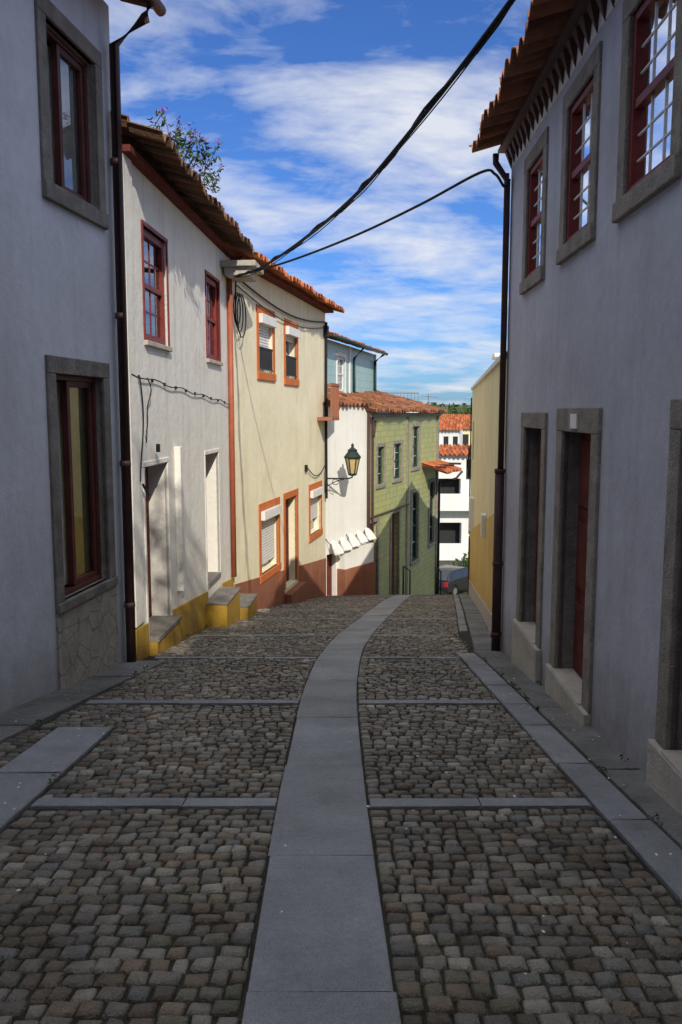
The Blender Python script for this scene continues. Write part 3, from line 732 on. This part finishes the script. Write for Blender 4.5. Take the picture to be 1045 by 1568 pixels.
# ------------------------------------------------------------ car
def car(x,y,z,rot):
    e=empty('parked_car'); pm=paint('car_paint',(.015,.015,.018)); gl=paint('car_glass',(.02,.025,.03)); rb=mat('tyre_rubber',(.02,.02,.02),.9,.1,3,0); rd=paint('tail_light',(.5,.01,.01)); al=mat('alloy',(.5,.5,.5),.35,.1,3,0,metal=.8)
    prof_=[(-2,.35),(-2.02,.6),(-1.95,.92),(-1.2,1.0),(1.3,.98),(1.75,.9),(2.0,.72),(2.03,.4),(1.95,.3)]
    low=[(1.62,.3)]+[(1.28+.36*math.cos(a),.3+.36*math.sin(a)) for a in [i*math.pi/8 for i in range(1,8)]]+[(.92,.28),(-.9,.28)]+[(-1.27+.36*math.cos(a),.3+.36*math.sin(a)) for a in [i*math.pi/8 for i in range(1,8)]]+[(-1.63,.3)]
    sec=prof_+low; b=P('body_shell',pm,e,.03,True); n=len(sec)
    vs=[(q[0],-.84,q[1]) for q in sec]+[(q[0],.84,q[1]) for q in sec]
    b.add(vs,[tuple(range(n)),tuple(range(n,2*n))]+[(i,(i+1)%n,n+(i+1)%n,n+i) for i in range(n)]); o=b.done(); o.data.polygons.foreach_set('use_smooth',[False]*len(o.data.polygons))
    gh=[(-1.9,.94),(-1.55,1.38),(-1.2,1.46),(.1,1.46),(.45,1.38),(1.15,.96)]
    c=P('roof_and_pillars',pm,e,.02); g=P('windows',gl,e)
    def gv(q,s): w=.82-(q[1]-.95)*.34; return (q[0],s*w,q[1])
    L=[gv(q,-1) for q in gh];Rr=[gv(q,1) for q in gh]; m=len(gh)
    c.add(L+Rr,[tuple(range(m)),tuple(range(m,2*m))]+[(i,(i+1)%m,m+(i+1)%m,m+i) for i in range(m)]); c.done()
    for s in (-1,1):
        for poly in ([(-1.5,1.0),(-1.35,1.34),(-.45,1.38),(-.45,1.0)],[(-.37,1.0),(-.37,1.38),(.3,1.35),(.88,1.0)]):
            g.poly([(q[0],s*(.825-(q[1]-.95)*.34),q[1]) for q in poly])
    g.poly([(-1.92,-.7,.98),(-1.92,.7,.98),(-1.62,.6,1.34),(-1.62,-.6,1.34)]); g.poly([(1.14,-.7,1.0),(1.14,.7,1.0),(.54,.62,1.36),(.54,-.62,1.36)])
    g.done()
    w=P('wheels',rb,e,smooth=False); h=P('hubs',al,e)
    for xx in (-1.27,1.28):
        for s in (-1,1):
            w.tube([(xx,s*.64,.3),(xx,s*.85,.3)],.31,20); h.tube([(xx,s*.85,.3),(xx,s*.862,.3)],.19,12)
    w.done();h.done()
    t=P('tail_lights',rd,e); t.box(-2.04,-1.93,-.82,-.6,.65,.9); t.box(-2.04,-1.93,.6,.82,.65,.9); t.done()
    t=P('head_lights',al,e); t.box(1.8,2.0,-.8,-.5,.62,.76); t.box(1.8,2.0,.5,.8,.62,.76); t.box(-2.05,-2.0,-.25,.25,.5,.62); t.done()
    e.location=(x,y,z); e.rotation_euler=(0,0,rot)
car(6.6,47.5,zg(47.5)+.05,math.radians(50))
# ------------------------------------------------------------ leaf litter
random.seed(77)
p=P('fallen_leaves','curtain')
for i in range(260):
    y=U(2.5,16); x=random.choice([1.4+U(0,.5),U(cL(y),cR(y)),cL(y)-U(0,.3)]); s=U(.003,.009); z=zg(y)+.03
    a=U(0,6.3); p.poly([(x+s*math.cos(a+k*1.57)*(1.6 if k%2 else 1),y+s*math.sin(a+k*1.57)*(1.6 if k%2 else 1),z+U(0,.005)) for k in range(4)])
p.done(False)
# ------------------------------------------------------------ unseen houses & tree, added behind the viewpoint to cast shadow
F=Fac(0,0,-1,cross=-8)
def shadow_caster(nm,x0,x1,H,n,zs,wm):
    e=empty(nm); wd=(x1-x0)/n
    ops=[(x0+wd*(i+.3),x0+wd*(i+.7),z,z+1.6) for i in range(n) for z in zs]
    p=P('walls',wm,e); F.wall(p,x0,x1,-1,H,ops,.3); F.body(p,x0,x1,-1,H,7); p.done()
    k=P('room_interiors','dark',e)
    for o in ops: F.room(k,o,.3,.2)
    k.done()
    p=P('tile_roof','tileB',e,solid=.02); F.roof(p,x0-.1,x1+.1,H,.3,3.5,.05,.3,.06,.5); p.done(False)
shadow_caster('tall_shadow_caster',-8,2.45,17.4,4,(2.2,5.4,8.6,11.8),'white')  # added out of view, width and height set to shadow the near-left wall
shadow_caster('low_shadow_caster',2.6,12,10.5,3,(2.2,5.4),'white')  # added out of view, height set by where the street shadow ends
e=empty('dapple_caster_tree')  # added out of view, crown placed to dapple the sunlight
tr=P('trunk','bark',e,smooth=True); tr.tube([(5.2,-5.5,.5),(5.0,-5.4,5),(4.6,-5.5,8)],.3,10,.16)
tr2=P('limbs','bark',e,smooth=True)
lv=P('foliage','leaf',e); random.seed(8)
for i in range(11):
    c=(U(2.2,7),-5.6+U(-1,1),U(9.2,11.6)); tr2.tube([(4.6,-5.5,7.8),((4.6+c[0])/2,-5.5,(7.9+c[2])/2+.4),c],.1,6,.03)
    s_=random.getstate(); leaves(lv,c,(.8,.8,.65),190,.13,seed=300+i); random.setstate(s_)
tr.done();tr2.done();lv.done(False)

# ------------------------------------------------------------ world, sun, camera
w=bpy.data.worlds.new('World'); scene.world=w; w.use_nodes=True; nt=w.node_tree;N=nt.nodes;L=nt.links
bg=N['Background']; bg.inputs[1].default_value=.15
sky=N.new('ShaderNodeTexSky'); sky.sky_type='NISHITA'; sky.sun_disc=False; sky.sun_elevation=SUNEL; sky.sun_rotation=math.radians(180)+math.atan(SUNX); sky.air_density=1.0; sky.dust_density=.6; sky.ozone_density=2.0
tc=N.new('ShaderNodeTexCoord'); sp=N.new('ShaderNodeSeparateXYZ'); L.new(tc.outputs['Generated'],sp.inputs[0])
def mth(op,a,b,cl=False):
    x=N.new('ShaderNodeMath'); x.operation=op; x.use_clamp=cl
    for i,s in enumerate((a,b)):
        if isinstance(s,(int,float)): x.inputs[i].default_value=s
        else: L.new(s,x.inputs[i])
    return x.outputs[0]
zz=mth('ADD',mth('MAXIMUM',sp.outputs[2],0),.20); px=mth('DIVIDE',sp.outputs[0],zz); py=mth('DIVIDE',sp.outputs[1],zz)
cb=N.new('ShaderNodeCombineXYZ'); L.new(px,cb.inputs[0]); L.new(py,cb.inputs[1])
mp=N.new('ShaderNodeMapping'); mp.inputs['Rotation'].default_value=(0,0,math.radians(-28)); mp.inputs['Scale'].default_value=(1.1,1.7,1); mp.inputs['Location'].default_value=(3.1,1.7,0); L.new(cb.outputs[0],mp.inputs[0])
def cn(sc,det,rg,dist):
    n1=N.new('ShaderNodeTexNoise'); n1.inputs['Scale'].default_value=sc; n1.inputs['Detail'].default_value=det; n1.inputs['Roughness'].default_value=rg; n1.inputs['Distortion'].default_value=dist; L.new(mp.outputs[0],n1.inputs['Vector']); return n1.outputs[0]
nn=mth('ADD',mth('MULTIPLY',cn(1.5,10,.56,.3),.72),mth('MULTIPLY',cn(4.5,9,.6,.5),.28))
hi=mth('MULTIPLY',mth('SUBTRACT',sp.outputs[2],.5,),1.6,True)
nn=mth('ADD',nn,mth('MULTIPLY',hi,.16))
rp=N.new('ShaderNodeValToRGB'); rp.color_ramp.elements[0].position=.43; rp.color_ramp.elements[1].position=.63; L.new(nn,rp.inputs[0])
tint=N.new('ShaderNodeMixRGB'); tint.blend_type='MULTIPLY'; tint.inputs[0].default_value=1; tint.inputs[2].default_value=(.27,.47,.84,1); L.new(sky.outputs[0],tint.inputs[1])
cc=N.new('ShaderNodeMixRGB'); L.new(hi,cc.inputs[0]); cc.inputs[1].default_value=(5.3,5.5,5.95,1); cc.inputs[2].default_value=(15.5,15.8,16.6,1)
mx=N.new('ShaderNodeMixRGB'); L.new(mth('MULTIPLY',rp.outputs[0],.92),mx.inputs[0]); L.new(tint.outputs[0],mx.inputs[1]); L.new(cc.outputs[0],mx.inputs[2])
L.new(mx.outputs[0],bg.inputs[0])
sd=bpy.data.lights.new('sun','SUN'); sd.energy=4; sd.angle=math.radians(.5); sd.color=(1,.93,.80)
so=bpy.data.objects.new('sun',sd); scene.collection.objects.link(so)
d=Vector((SUNX,1,-math.tan(SUNEL)*math.hypot(SUNX,1))); so.rotation_euler=d.to_track_quat('-Z','Y').to_euler()
cd=bpy.data.cameras.new('camera'); cam=bpy.data.objects.new('camera',cd); scene.collection.objects.link(cam)
cd.sensor_fit='VERTICAL'; cd.sensor_height=36; cd.lens=29.2; cd.clip_end=4000; cd.clip_start=.05
cam.location=(0,0,1.6); cam.rotation_euler=(math.radians(90-6.9),0,0)
scene.camera=cam
scene.view_settings.view_transform='Standard'; scene.view_settings.look='None'; scene.view_settings.exposure=0
